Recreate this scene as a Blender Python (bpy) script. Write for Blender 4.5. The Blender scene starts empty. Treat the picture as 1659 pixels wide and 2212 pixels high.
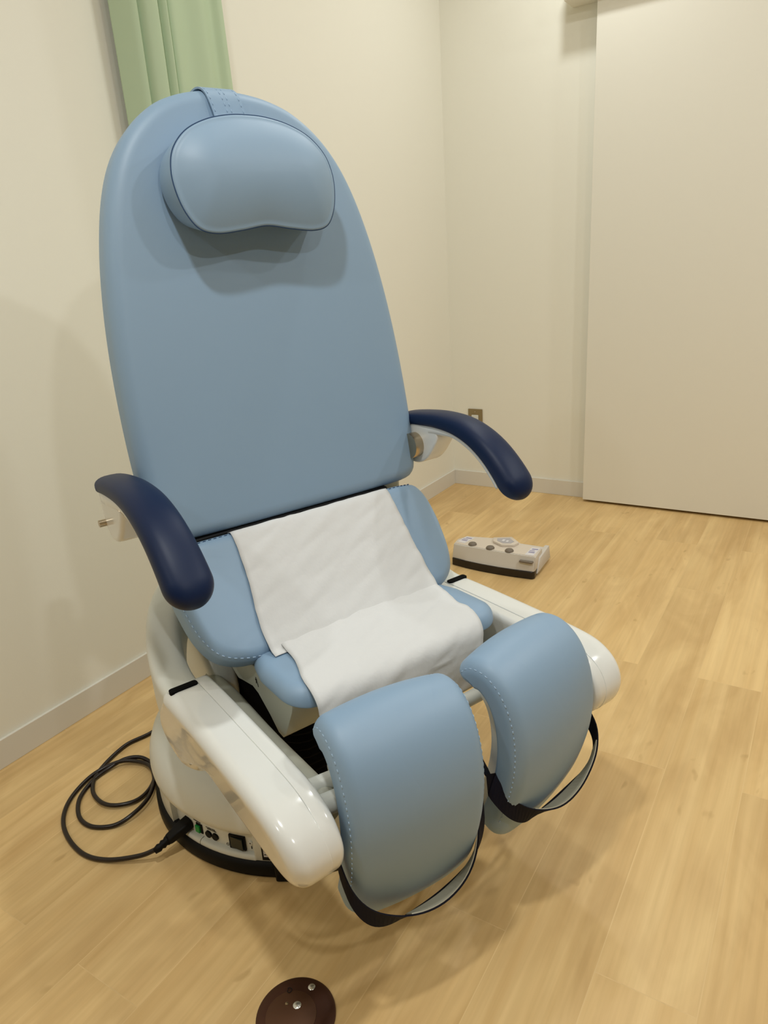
import bpy, bmesh, math, random
from mathutils import Vector, Matrix
random.seed(7)
PI = math.pi
C = bpy.context.scene.collection
sc = bpy.context.scene

# ------------------------------------------------------------------ camera
FPX = 1521.94
YAW, PITCH, ROLL = 2.148473, 0.336694, -0.068635
CAM = Vector((1.52814, -3.01449, 1.05))
def cam_axes():
    cy, sy, cp, sp = math.cos(YAW), math.sin(YAW), math.cos(PITCH), math.sin(PITCH)
    fwd = Vector((cy*cp, sy*cp, -sp)); right = Vector((sy, -cy, 0)); up = right.cross(fwd)
    cr, sr = math.cos(ROLL), math.sin(ROLL)
    return right*cr + up*sr, -right*sr + up*cr, fwd
r_, u_, f_ = cam_axes()
cd = bpy.data.cameras.new('camera'); cam = bpy.data.objects.new('camera', cd); C.objects.link(cam)
mw = Matrix((r_, u_, -f_)).transposed().to_4x4(); mw.translation = CAM
cam.matrix_world = mw
cd.sensor_fit = 'VERTICAL'; cd.sensor_height = 36.0; cd.lens = FPX/2212*36.0
cd.clip_start = 0.02
sc.camera = cam

# ------------------------------------------------------------------ colour management, world, lamps
sc.view_settings.view_transform = 'Standard'; sc.view_settings.look = 'None'
sc.view_settings.gamma = 1.0; sc.view_settings.use_curve_mapping = False
sc.view_settings.exposure = 0.0
w = bpy.data.worlds.new('world'); sc.world = w; w.use_nodes = True
w.node_tree.nodes['Background'].inputs[0].default_value = (1.0, 0.95, 0.85, 1)
w.node_tree.nodes['Background'].inputs[1].default_value = 0.05
CEIL = 2.45
LAMP = (0.975, 1.0, 0.985)
# round ceiling downlights and added fills of the same build: x, y, watts
DOWNLIGHTS_AND_FILLS = [(0.69, -0.45, 4.9), (1.10, -2.74, 13), (2.49, -1.50, 11), (2.4, -0.65, 9), (0.6, -4.1, 7.5), (2.7, -3.0, 12.5), (0.85, -1.3, 4.6)]  # fourth, fifth and last are unseen fills added to brighten walls and door
for i, (x, y, p) in enumerate(DOWNLIGHTS_AND_FILLS):
    ld = bpy.data.lights.new('downlight_or_fill', 'AREA'); ld.shape = 'DISK'; ld.size = 0.12
    ld.energy = p; ld.color = LAMP
    lo = bpy.data.objects.new('downlight_or_fill', ld); C.objects.link(lo); lo.location = (x, y, CEIL-0.012)

# ------------------------------------------------------------------ helpers
def mat(name, col, rough=0.5, spec=0.5, metal=0.0, coat=0.0, bump=0.0, bscale=200, trans=0.0, sheen=0.0, var=0.0):
    m = bpy.data.materials.new(name); m.use_nodes = True
    nt = m.node_tree; b = nt.nodes['Principled BSDF']
    b.inputs['Base Color'].default_value = (*col, 1); b.inputs['Roughness'].default_value = rough
    b.inputs['Specular IOR Level'].default_value = spec; b.inputs['Metallic'].default_value = metal
    b.inputs['Coat Weight'].default_value = coat; b.inputs['Transmission Weight'].default_value = trans
    b.inputs['Sheen Weight'].default_value = sheen
    tc = nt.nodes.new('ShaderNodeTexCoord')
    if bump:
        n = nt.nodes.new('ShaderNodeTexNoise'); n.inputs['Scale'].default_value = bscale; n.inputs['Detail'].default_value = 3
        bp = nt.nodes.new('ShaderNodeBump'); bp.inputs['Strength'].default_value = bump; bp.inputs['Distance'].default_value = 0.5/bscale
        nt.links.new(tc.outputs['Object'], n.inputs['Vector']); nt.links.new(n.outputs['Fac'], bp.inputs['Height'])
        nt.links.new(bp.outputs['Normal'], b.inputs['Normal'])
    if var:
        n = nt.nodes.new('ShaderNodeTexNoise'); n.inputs['Scale'].default_value = 5; n.inputs['Detail'].default_value = 4
        mx = nt.nodes.new('ShaderNodeMix'); mx.data_type = 'RGBA'
        mx.inputs['A'].default_value = (*[c*(1-var) for c in col], 1); mx.inputs['B'].default_value = (*[min(1, c*(1+var)) for c in col], 1)
        nt.links.new(tc.outputs['Object'], n.inputs['Vector']); nt.links.new(n.outputs['Fac'], mx.inputs['Factor'])
        nt.links.new(mx.outputs['Result'], b.inputs['Base Color'])
    return m

def lin(r, g, b):
    f = lambda c: ((c/255+0.055)/1.055)**2.4 if c/255 > 0.04045 else c/255/12.92
    return (f(r), f(g), f(b))

M = {}
M['wall'] = mat('wall_paper', lin(242, 240, 228), 0.75, 0.2, bump=0.08, bscale=350)
M['wall_dark'] = mat('unseen_wall_low_bounce', lin(150, 140, 124), 0.8, 0.2)  # darker than the seen walls so the unseen ones bounce less fill light
M['ceiling'] = mat('ceiling_paint', lin(238, 236, 228), 0.9, 0.1)
M['trim'] = mat('white_trim', lin(226, 222, 212), 0.45, 0.4)
M['door'] = mat('door_laminate', lin(236, 233, 221), 0.5, 0.35)
M['vinyl'] = mat('light_blue_vinyl', lin(138, 166, 193), 0.5, 0.65, bump=0.05, bscale=900)
M['navy'] = mat('navy_pad', lin(2, 27, 64), 0.46, 0.30, bump=0.03, bscale=900)
M['white'] = mat('white_plastic', lin(229, 230, 226), 0.16, 0.5, coat=0.3)
M['white_matt'] = mat('white_plastic_matt', lin(222, 224, 217), 0.35, 0.5)
M['grey_white'] = mat('grey_white_metal', lin(200, 203, 190), 0.4, 0.5)
M['limb'] = mat('grey_beam', lin(176, 176, 162), 0.45, 0.4)
M['black'] = mat('black_rubber', lin(7, 7, 8), 0.55, 0.2)
M['recess_shade'] = mat('painted_recess_shade', lin(8, 8, 8), 0.8, 0.1)  # black that stands in for shade in the hinge slot and door gap
M['bellows'] = mat('black_bellows', lin(14, 13, 13), 0.9, 0.1)
M['cord'] = mat('dark_cord', lin(26, 15, 11), 0.32, 0.5)
M['strap'] = mat('navy_webbing', lin(16, 16, 30), 0.8, 0.2, bump=0.1, bscale=900)
M['velcro'] = mat('grey_velcro', lin(182, 178, 160), 0.9, 0.1, bump=0.5, bscale=1200)
M['thread'] = mat('thread_light', lin(168, 192, 216), 0.8, 0.1)
M['thread_dark'] = mat('thread_dark', lin(62, 84, 118), 0.8, 0.1)
M['chrome'] = mat('brushed_metal', lin(190, 175, 150), 0.28, 0.5, metal=1.0)
M['green'] = mat('green_button', lin(20, 150, 70), 0.35, 0.5)
M['darkgreen'] = mat('dark_green_switch', lin(9, 24, 18), 0.25, 0.5)
M['ink'] = mat('ink', lin(30, 26, 26), 0.7, 0.2)
M['paper'] = mat('tissue_paper', lin(221, 222, 222), 0.9, 0.1, bump=0.10, bscale=60)
M['bronze'] = mat('bronze_cover', lin(78, 48, 34), 0.45, 0.5, metal=0.55, var=0.35)
M['bronze_in'] = mat('bronze_cap', lin(88, 58, 38), 0.5, 0.5, metal=0.5, var=0.3)
M['steel'] = mat('steel_screw', lin(210, 210, 205), 0.25, 0.5, metal=0.9)
M['brass_plate'] = mat('outlet_plate_metal', lin(150, 134, 100), 0.35, 0.5, metal=0.6)
M['box'] = mat('box_plastic', lin(214, 208, 200), 0.5, 0.4)
M['boxtop'] = mat('box_top_plastic', lin(224, 212, 198), 0.3, 0.5, coat=0.3)
M['boxbase'] = mat('box_base_dark', lin(26, 18, 16), 0.2, 0.5)
M['sticker'] = mat('sticker_white', lin(225, 222, 226), 0.5, 0.4)
M['sticker_ink'] = mat('sticker_violet_ink', lin(150, 146, 176), 0.6, 0.3)
M['button'] = mat('taupe_button', lin(120, 110, 98), 0.45, 0.4)
M['hexgrey'] = mat('hexagon_grey', lin(182, 178, 182), 0.5, 0.4)

def curtain_mat():
    m = mat('green_curtain', lin(188, 206, 176), 0.85, 0.1, bump=0.15, bscale=900)
    b = m.node_tree.nodes['Principled BSDF']
    b.inputs['Subsurface Weight'].default_value = 0.0
    return m
M['curtain'] = curtain_mat()

def floor_mat():
    m = bpy.data.materials.new('wood_plank_floor'); m.use_nodes = True
    nt = m.node_tree; N = nt.nodes; Lk = nt.links; b = N['Principled BSDF']
    geo = N.new('ShaderNodeNewGeometry'); sep = N.new('ShaderNodeSeparateXYZ'); Lk.new(geo.outputs['Position'], sep.inputs[0])
    comb = N.new('ShaderNodeCombineXYZ')
    ax = N.new('ShaderNodeMath'); ax.operation = 'ADD'; ax.inputs[1].default_value = -0.889+0.147*20
    ay = N.new('ShaderNodeMath'); ay.operation = 'ADD'; ay.inputs[1].default_value = 0.385+18.2
    Lk.new(sep.outputs['X'], ax.inputs[0]); Lk.new(sep.outputs['Y'], ay.inputs[0])
    Lk.new(ay.outputs[0], comb.inputs['X']); Lk.new(ax.outputs[0], comb.inputs['Y'])
    br = N.new('ShaderNodeTexBrick'); br.offset = 0.43; br.offset_frequency = 2
    br.inputs['Scale'].default_value = 1.0; br.inputs['Brick Width'].default_value = 0.91; br.inputs['Row Height'].default_value = 0.147
    br.inputs['Mortar Size'].default_value = 0.0009; br.inputs['Mortar Smooth'].default_value = 0.3; br.inputs['Bias'].default_value = 0.0
    br.inputs['Color1'].default_value = (0, 0, 0, 1); br.inputs['Color2'].default_value = (1, 1, 1, 1); br.inputs['Mortar'].default_value = (0.5, 0.5, 0.5, 1)
    Lk.new(comb.outputs[0], br.inputs['Vector'])
    # per-plank shift of the grain
    sc_ = N.new('ShaderNodeVectorMath'); sc_.operation = 'MULTIPLY'; sc_.inputs[1].default_value = (0.0, 3.0, 7.0)
    Lk.new(br.outputs['Color'], sc_.inputs[0])
    addv = N.new('ShaderNodeVectorMath'); addv.operation = 'ADD'; Lk.new(comb.outputs[0], addv.inputs[0]); Lk.new(sc_.outputs[0], addv.inputs[1])
    def noise(scale, vscale, detail=5, dist=0.0, rough=0.55):
        mp = N.new('ShaderNodeMapping'); mp.inputs['Scale'].default_value = vscale; Lk.new(addv.outputs[0], mp.inputs['Vector'])
        n = N.new('ShaderNodeTexNoise'); n.inputs['Scale'].default_value = scale; n.inputs['Detail'].default_value = detail
        n.inputs['Distortion'].default_value = dist; n.inputs['Roughness'].default_value = rough
        Lk.new(mp.outputs[0], n.inputs['Vector']); return n
    n1 = noise(3.2, (0.35, 6, 1), 5, 0.9); n2 = noise(14, (0.16, 7, 1), 3, 0.2); n3 = noise(3.2, (0.9, 2.4, 1), 3, 1.2); n4 = noise(2.0, (6, 12, 1), 2, 0.3)
    r1 = N.new('ShaderNodeValToRGB'); r1.color_ramp.elements[0].position = 0.28; r1.color_ramp.elements[1].position = 0.72
    r1.color_ramp.elements[0].color = (*lin(216, 181, 124), 1); r1.color_ramp.elements[1].color = (*lin(235, 204, 148), 1)
    Lk.new(n1.outputs['Fac'], r1.inputs[0])
    def mix(mode, fac, a, bcol):
        mx = N.new('ShaderNodeMix'); mx.data_type = 'RGBA'; mx.blend_type = mode
        if isinstance(fac, float): mx.inputs['Factor'].default_value = fac
        else: Lk.new(fac, mx.inputs['Factor'])
        Lk.new(a, mx.inputs['A'])
        if isinstance(bcol, tuple): mx.inputs['B'].default_value = (*bcol, 1)
        else: Lk.new(bcol, mx.inputs['B'])
        return mx.outputs['Result']
    r2 = N.new('ShaderNodeValToRGB'); r2.color_ramp.elements[0].position = 0.35; r2.color_ramp.elements[1].position = 0.65
    r2.color_ramp.elements[0].color = (0.78, 0.75, 0.70, 1); r2.color_ramp.elements[1].color = (1.04, 1.04, 1.04, 1)
    Lk.new(n2.outputs['Fac'], r2.inputs[0])
    c = mix('MULTIPLY', 0.28, r1.outputs[0], r2.outputs[0])
    r3 = N.new('ShaderNodeValToRGB'); r3.color_ramp.elements[0].position = 0.36; r3.color_ramp.elements[1].position = 0.6
    r3.color_ramp.elements[0].color = (0.86, 0.82, 0.78, 1); r3.color_ramp.elements[1].color = (1.02, 1.02, 1.02, 1)
    Lk.new(n3.outputs['Fac'], r3.inputs[0])
    c = mix('MULTIPLY', 0.8, c, r3.outputs[0])
    # knots and dark flecks
    r4 = N.new('ShaderNodeValToRGB'); r4.color_ramp.elements[0].position = 0.23; r4.color_ramp.elements[1].position = 0.31
    r4.color_ramp.elements[0].color = (0.62, 0.54, 0.44, 1); r4.color_ramp.elements[1].color = (1, 1, 1, 1)
    Lk.new(n4.outputs['Fac'], r4.inputs[0])
    c = mix('MULTIPLY', 0.45, c, r4.outputs[0])
    # plank to plank tone
    r5 = N.new('ShaderNodeValToRGB'); r5.color_ramp.elements[0].color = (0.93, 0.92, 0.90, 1); r5.color_ramp.elements[1].color = (1.04, 1.04, 1.03, 1)
    Lk.new(br.outputs['Color'], r5.inputs[0])
    c = mix('MULTIPLY', 0.9, c, r5.outputs[0])
    mf = N.new('ShaderNodeMath'); mf.operation = 'MULTIPLY'; mf.inputs[1].default_value = 0.25; Lk.new(br.outputs['Fac'], mf.inputs[0])
    c = mix('MIX', mf.outputs[0], c, lin(232, 206, 156))
    Lk.new(c, b.inputs['Base Color'])
    b.inputs['Roughness'].default_value = 0.42; b.inputs['Specular IOR Level'].default_value = 0.4
    bp = N.new('ShaderNodeBump'); bp.inputs['Strength'].default_value = 0.06; bp.inputs['Distance'].default_value = 0.002
    Lk.new(n2.outputs['Fac'], bp.inputs['Height']); Lk.new(bp.outputs['Normal'], b.inputs['Normal'])
    return m
M['floor'] = floor_mat()

def link(name, bm, m, parent=None, smooth=True, angle=None):
    bmesh.ops.recalc_face_normals(bm, faces=bm.faces)
    me = bpy.data.meshes.new(name); bm.to_mesh(me); bm.free()
    if smooth:
        for p in me.polygons: p.use_smooth = True
        if angle is not None:
            me.set_sharp_from_angle(angle=math.radians(angle))
    ms = m if isinstance(m, (list, tuple)) else [m]
    for q in ms: me.materials.append(q)
    o = bpy.data.objects.new(name, me); C.objects.link(o)
    if parent is not None: o.parent = parent
    return o
def tag(o, label, cat, group=None):
    o['label'] = label; o['category'] = cat
    if group: o['group'] = group
    return o
def struct(o):
    o['kind'] = 'structure'; return o
def empty(name, loc, rz=0.0):
    o = bpy.data.objects.new(name, None); C.objects.link(o); o.empty_display_size = 0.05
    o.location = loc; o.rotation_euler = (0, 0, rz); return o

def box(bm, lo, hi, bev=0.0, seg=2, mtx=None):
    ret = bmesh.ops.create_cube(bm, size=1.0); vs = ret['verts']
    for v in vs:
        v.co = Vector([lo[k] + (v.co[k]+0.5)*(hi[k]-lo[k]) for k in range(3)])
    if bev:
        es = list({e for v in vs for e in v.link_edges})
        r = bmesh.ops.bevel(bm, geom=es, offset=bev, segments=seg, profile=0.5, affect='EDGES')
        vs = list({v for f in r['faces'] for v in f.verts} | {v for v in vs if v.is_valid})
    if mtx is not None:
        for v in vs: v.co = mtx @ v.co
    return vs
def grid_faces(bm, rows, closed_u=True):
    for a, b in zip(rows[:-1], rows[1:]):
        n = len(a)
        for i in range(n if closed_u else n-1):
            j = (i+1) % n
            try: bm.faces.new((a[i], a[j], b[j], b[i]))
            except ValueError: pass
def thicken(bm, t):
    bm.normal_update(); fs = bm.faces[:]; bd = [e for e in bm.edges if e.is_boundary]
    dup = {v: bm.verts.new(v.co-v.normal*t) for v in bm.verts[:]}
    for f in fs: bm.faces.new([dup[v] for v in reversed(f.verts)])
    for e in bd:
        a, b = e.verts; bm.faces.new((a, b, dup[b], dup[a]))
def cr(points, n, closed=False):
    """Catmull-Rom through points, resampled to n points evenly by length"""
    P = [Vector(p) for p in points]; m = len(P); out = []
    segs = m if closed else m-1
    for i in range(segs):
        p1, p2 = P[i], P[(i+1) % m]
        p0 = P[(i-1) % m] if (closed or i > 0) else p1*2-p2
        p3 = P[(i+2) % m] if (closed or i < m-2) else p2*2-p1
        for k in range(16):
            t = k/16
            out.append(0.5*((2*p1)+(p2-p0)*t+(2*p0-5*p1+4*p2-p3)*t*t+(3*p1-p0-3*p2+p3)*t**3))
    if not closed: out.append(P[-1])
    return resample(out, n, closed)
def resample(out, n, closed):
    pts = [Vector(p) for p in out]
    if closed: pts = pts+[pts[0]]
    L = [0]
    for a, b in zip(pts[:-1], pts[1:]): L.append(L[-1]+(b-a).length)
    res = []; k = 0; cnt = n if closed else n-1
    for i in range(n):
        s = L[-1]*i/cnt
        while k < len(L)-2 and L[k+1] < s: k += 1
        d = L[k+1]-L[k]; t = (s-L[k])/d if d > 1e-12 else 0
        res.append(pts[k].lerp(pts[k+1], min(max(t, 0), 1)))
    return res
def rrect(x0, y0, x1, y1, rad, n=96):
    """rounded rectangle; rad = radius or 4 radii (x0y0, x1y0, x1y1, x0y1)"""
    if not isinstance(rad, (list, tuple)): rad = [rad]*4
    pts = []
    for (cx, cy, a0), r in zip(((x0, y0, PI), (x1, y0, 1.5*PI), (x1, y1, 0), (x0, y1, 0.5*PI)), rad):
        sx = 1 if cx == x0 else -1; sy = 1 if cy == y0 else -1
        c = Vector((cx+sx*r, cy+sy*r))
        for k in range(9):
            a = a0+k/8*PI/2; pts.append(c+Vector((math.cos(a), math.sin(a)))*r)
    return resample(pts, n, True)
def inset(outline, d):
    """offset inwards; eased where the outline turns tighter than the offset"""
    n = len(outline); res = []
    if abs(d) < 1e-9: return [p.copy() for p in outline]
    A = sum(outline[i].x*outline[(i+1) % n].y-outline[(i+1) % n].x*outline[i].y for i in range(n))
    sg = 1 if A > 0 else -1; lim = []
    for i in range(n):
        a, b, c = outline[i-2], outline[i], outline[(i+2) % n]
        cr2 = ((b-a).x*(c-b).y-(b-a).y*(c-b).x)*sg; den = (b-a).length*(c-b).length*(c-a).length
        k = 2*cr2/den if den > 1e-15 else 0
        lim.append(min(d, 0.8/k) if k > 1e-6 else d)
    if d > 0:
        for _ in range(2): lim = [min(lim[i-1], lim[i], lim[(i+1) % n]) for i in range(n)]
        for _ in range(5): lim = [(lim[i-1]+2*lim[i]+lim[(i+1) % n])/4 for i in range(n)]
    for i in range(n):
        t = outline[(i+1) % n]-outline[i-1]
        nn = Vector((-t.y, t.x)); nn = nn/nn.length if nn.length > 1e-12 else Vector((0, 0))
        res.append(outline[i]+nn*lim[i]*sg)
    return res
def slab(bm, outline, t, rf, rb, f, bulge=0.0, bulge_b=0.0, rings=7, seg=6, spine=None):
    """rounded slab: front face at d=0, back at d=-t. f(a, b, d) -> local point"""
    layers = []
    for k in range(seg+1):
        th = PI/2*k/seg; layers.append((rb*(1-math.sin(th)), -t+rb*(1-math.cos(th))))
    for k in range(seg+1):
        th = PI/2*k/seg; layers.append((rf*(1-math.cos(th)), -rf+rf*math.sin(th)))
    rows = []
    for ins, d in layers:
        rows.append([bm.verts.new(f(p.x, p.y, d)) for p in inset(outline, ins)])
    grid_faces(bm, rows)
    for first, ins, d, bl in ((True, rb, -t, -bulge_b), (False, rf, 0, bulge)):
        lp = inset(outline, ins); c = sum(lp, Vector((0, 0)))/len(lp)
        rr = [rows[0] if first else rows[-1]]
        tgt = [Vector((min(max(p.x, -spine[0]), spine[0]), spine[1])) if spine else c for p in lp]
        for k in range(1, rings):
            s = 1-k/rings
            rr.append([bm.verts.new(f(*(q+(p-q)*s), d+bl*(1-s*s))) for p, q in zip(lp, tgt)])
        grid_faces(bm, rr)
        L = rr[-1]
        if spine: bm.faces.new(L); continue
        cv = bm.verts.new(f(c.x, c.y, d+bl))
        for i in range(len(L)):
            bm.faces.new((L[i], L[(i+1) % len(L)], cv))
def lathe(bm, prof, n=96, c=(0, 0), a0=0, a1=2*PI, axis=None):
    full = abs(a1-a0-2*PI) < 1e-6; rows = []
    m = n if full else n+1
    for r, z in prof:
        row = []
        for i in range(m):
            a = a0+(a1-a0)*i/n
            row.append(bm.verts.new((c[0]+r*math.cos(a), c[1]+r*math.sin(a), z)))
        rows.append(row)
    grid_faces(bm, rows, full); return rows
def frame_sweep(bm, path, section, up=(0, 0, 1), scale=None, caps=True):
    """sweep a closed 2D section (list of (x, y)) along path; x = side, y = up"""
    rows = []; n = len(path); up = Vector(up)
    for i, p in enumerate(path):
        t = (path[min(i+1, n-1)]-path[max(i-1, 0)]).normalized()
        s = t.cross(up)
        s = s.normalized() if s.length > 1e-6 else Vector((1, 0, 0))
        v = s.cross(t).normalized(); k = scale(i/(n-1)) if scale else (1, 1)
        rows.append([bm.verts.new(p+s*q[0]*k[0]+v*q[1]*k[1]) for q in section])
    grid_faces(bm, rows)
    if caps:
        for r in (rows[0], rows[-1]):
            c = bm.verts.new(sum((v.co for v in r), Vector())/len(r))
            for i in range(len(r)): bm.faces.new((r[i], r[(i+1) % len(r)], c))
    return rows
def circle(r, n=12): return [(r*math.cos(2*PI*i/n), r*math.sin(2*PI*i/n)) for i in range(n)]
def tube(bm, path, r, n=12):
    up = (0, 0, 1)
    d = (path[-1]-path[0]).normalized()
    if abs(d.z) > 0.9: up = (1, 0, 0)
    return frame_sweep(bm, path, circle(r, n), up)
def stitches(name, pts, m, parent, r=0.0009, dash=0.006, gap=0.004, sink=0.0):
    """a row of thread dashes along a polyline"""
    bm = bmesh.new(); L = sum((b-a).length for a, b in zip(pts[:-1], pts[1:])); n = max(2, int(L/(dash+gap)))
    q = resample(pts, n*2+1, False); any_ = False
    for i in range(n):
        a, b = q[2*i], q[2*i+1]
        if (b-a).length < 1e-5: continue
        tube(bm, [a, b], r, 6)
    return link(name, bm, m, parent)
def ribbon(bm, path, dirs, width, t):
    """flat webbing: path centre line, dirs = width direction at each point"""
    rows = []; n = len(path)
    for i, p in enumerate(path):
        tg = (path[min(i+1, n-1)]-path[max(i-1, 0)]).normalized(); d = dirs[i].normalized(); nn = tg.cross(d).normalized()
        rows.append([bm.verts.new(p+d*width*a+nn*t*b) for a, b in ((-.5, -.5), (.5, -.5), (.5, .5), (-.5, .5))])
    grid_faces(bm, rows); bm.faces.new(rows[0]); bm.faces.new(rows[-1])

# ------------------------------------------------------------------ room
RX, RY = 4.0, -5.2
bm = bmesh.new(); box(bm, (-0.1, RY, -0.08), (RX, 0.1, 0)); struct(link('floor', bm, M['floor'], smooth=False))
bm = bmesh.new(); box(bm, (-0.1, RY, CEIL), (RX, 0.1, CEIL+0.08)); struct(link('ceiling', bm, M['ceiling'], smooth=False))
WT = 0.008
bm = bmesh.new(); box(bm, (-0.1, RY, 0), (-WT, 0.1, CEIL)); struct(link('wall_left', bm, M['wall'], smooth=False))
bm = bmesh.new(); box(bm, (-WT, WT, 0), (RX, 0.1, CEIL)); struct(link('wall_back', bm, M['wall'], smooth=False))
bm = bmesh.new(); box(bm, (RX, RY, 0), (RX+0.1, 0.1, CEIL)); struct(link('wall_right', bm, M['wall_dark'], smooth=False))
bm = bmesh.new(); box(bm, (-0.1, RY-0.1, 0), (RX+0.1, RY, CEIL)); struct(link('wall_front', bm, M['wall_dark'], smooth=False))
BH = 0.0707
bm = bmesh.new(); box(bm, (-WT, RY, 0), (0, WT, BH), 0.0012, 2); struct(link('baseboard_left', bm, M['trim'], smooth=False))
bm = bmesh.new(); box(bm, (0, 0, 0), (0.662, WT, BH), 0.0012, 2); struct(link('baseboard_back', bm, M['trim'], smooth=False))
# sliding door hung in front of the back wall, and the rail box above it
bm = bmesh.new(); box(bm, (0.655, -0.055, 0.011), (1.66, -0.019, 1.9015), 0.0015, 2); struct(link('door_1', bm, M['door'], smooth=False))
bm = bmesh.new(); box(bm, (0.545, -0.095, 1.902), (2.6, WT, 2.02), 0.0015, 2); struct(link('trim_1', bm, M['door'], smooth=False))
bm = bmesh.new(); box(bm, (0.668, -0.012, 0.0), (1.65, WT, 0.013)); struct(link('door_gap_shade', bm, M['recess_shade'], smooth=False))  # dark strip painted in as the shade line under the door

# ------------------------------------------------------------------ curtain
bm = bmesh.new()
NY, NZ = 150, 26
folds = [(-1.705, 0.0), (-1.692, 0.05), (-1.678, 0.062), (-1.672, 0.05), (-1.660, 0.072), (-1.634, 0.078), (-1.626, 0.058), (-1.615, 0.074),
         (-1.606, 0.078), (-1.600, 0.060), (-1.585, 0.072), (-1.54, 0.064), (-1.49, 0.076), (-1.445, 0.062), (-1.42, 0.074), (-1.402, 0.07), (-1.392, 0.045)]
prof = cr([(y, x+0.012) for y, x in folds], NY)
rows = []
for k in range(NZ):
    z = 0.22+(2.36-0.22)*k/(NZ-1); row = []
    for p in prof:
        s = 1.0+0.12*math.sin(z*1.7+p.x*9)
        row.append(bm.verts.new((0.006+p.y*s, p.x+0.004*math.sin(z*2.1), z)))
    rows.append(row)
grid_faces(bm, rows, False)
thicken(bm, 0.0016)
tag(link('curtain', bm, M['curtain']), 'pale green pleated curtain hanging on the wall behind the chair back', 'curtain')

# ------------------------------------------------------------------ wall outlet
t = tag(empty('wall_outlet', (0.1145, WT, 0.319)), 'metal-plated wall outlet behind the armrest near the corner', 'outlet')
bm = bmesh.new(); box(bm, (-0.0365, -0.006, -0.06), (0.0365, 0.0, 0.06), 0.002, 2); link('cover_plate', bm, M['brass_plate'], t, smooth=False)
bm = bmesh.new(); box(bm, (-0.017, -0.010, -0.032), (0.017, -0.005, 0.032), 0.0015, 2); link('socket', bm, M['white_matt'], t, smooth=False)
for z in (-0.046, 0.046):
    bm = bmesh.new(); bmesh.ops.create_cone(bm, cap_ends=True, segments=16, radius1=0.0035, radius2=0.003, depth=0.003, matrix=Matrix.Translation((0, -0.0068, z)) @ Matrix.Rotation(PI/2, 4, 'X'))
    link('screw', bm, M['chrome'], t)

# ------------------------------------------------------------------ floor outlet cover
t = tag(empty('floor_outlet_cover', (0.966, -2.487, 0.0)), 'round brown metal outlet cover set in the floor near the camera', 'floor outlet')
bm = bmesh.new(); lathe(bm, [(0.0001, 0.0), (0.0598, 0.0), (0.0598, 0.0025), (0.057, 0.0048), (0.045, 0.0062), (0.0001, 0.0066)], 64); link('cover_plate', bm, M['bronze'], t, angle=50)
bm = bmesh.new(); lathe(bm, [(0.038, 0.0055), (0.038, 0.0074), (0.0365, 0.008), (0.0001, 0.0081)], 64, c=(-0.004, -0.006)); link('cap', bm, M['bronze_in'], t, angle=50)
for nm, x, y, r, z in (('screw', -0.004, 0.0445, 0.0055, 0.0062), ('screw', -0.005, 0.010, 0.0062, 0.0081), ('rivet', -0.020, 0.004, 0.0028, 0.0081)):
    bm = bmesh.new(); lathe(bm, [(r, z-0.001), (r, z+0.0006), (r*0.8, z+0.0014), (0.0001, z+0.0016)], 24, c=(x, y))
    link(nm, bm, M['steel'] if nm == 'screw' else M['chrome'], t, angle=40)
bm = bmesh.new(); tube(bm, cr([(-0.034, 0.0235, 0.0086), (-0.031, 0.026, 0.0088), (-0.027, 0.025, 0.0088), (-0.027, 0.020, 0.0088), (-0.031, 0.019, 0.0088), (-0.0325, 0.023, 0.0086)], 20), 0.0006, 6)
link('engraved_mark', bm, M['ink'], t)

# ------------------------------------------------------------------ foot switch box
t = tag(empty('foot_switch', (0.59, -0.90, 0.0)), 'pale grey foot switch box with dark base on the floor behind the chair', 'foot switch')
def prism(bm, poly, z0, z1, bev=0.0, shrink=None):
    lo = [bm.verts.new((x, y, z0)) for x, y in poly]
    hi = [bm.verts.new((x, y, z1)) for x, y in (shrink or poly)]
    bm.faces.new(lo[::-1]); bm.faces.new(hi)
    fs = []
    for i in range(len(poly)):
        j = (i+1) % len(poly); fs.append(bm.faces.new((lo[i], lo[j], hi[j], hi[i])))
    if bev:
        es = list({e for f in fs for e in f.edges})
        bmesh.ops.bevel(bm, geom=es, offset=bev, segments=2, profile=0.5, affect='EDGES')
front = [(-0.155, -0.004), (-0.10, -0.012), (-0.04, -0.017), (0.03, -0.018), (0.09, -0.015), (0.152, -0.010)]
poly = front+[(0.158, 0.0), (0.148, 0.10), (-0.15, 0.10), (-0.16, 0.01)]
bm = bmesh.new(); prism(bm, poly, 0.0, 0.028, 0.003); link('base', bm, M['boxbase'], t, smooth=True, angle=40)
fr2 = [(-0.158, 0.0), (-0.10, -0.008), (-0.04, -0.013), (0.03, -0.014), (0.09, -0.011), (0.155, -0.006)]
top = [(-0.155, 0.012), (-0.10, 0.006), (-0.03, 0.003), (0.03, 0.003), (0.10, 0.004), (0.153, 0.006)]
back = [(0.158, 0.006), (0.150, 0.094), (0.067, 0.097), (0.017, 0.143), (-0.047, 0.114), (-0.112, 0.097), (-0.143, 0.096), (-0.162, 0.055)]
bm = bmesh.new(); prism(bm, fr2+back, 0.026, 0.078, 0.004, top+back); link('body', bm, M['box'], t, angle=40)
bm = bmesh.new()
inner = [(x*0.975, y*0.93+0.005) for x, y in top+back]
prism(bm, inner, 0.0775, 0.0795, 0.0006); link('top_plate', bm, M['boxtop'], t, angle=40)
for x, y in ((-0.086, 0.025), (-0.014, 0.018), (0.057, 0.020)):
    bm = bmesh.new(); lathe(bm, [(0.0155, 0.079), (0.015, 0.083), (0.012, 0.0865), (0.007, 0.0885), (0.0001, 0.089)], 24, c=(x, y)); link('button', bm, M['button'], t)
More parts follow.
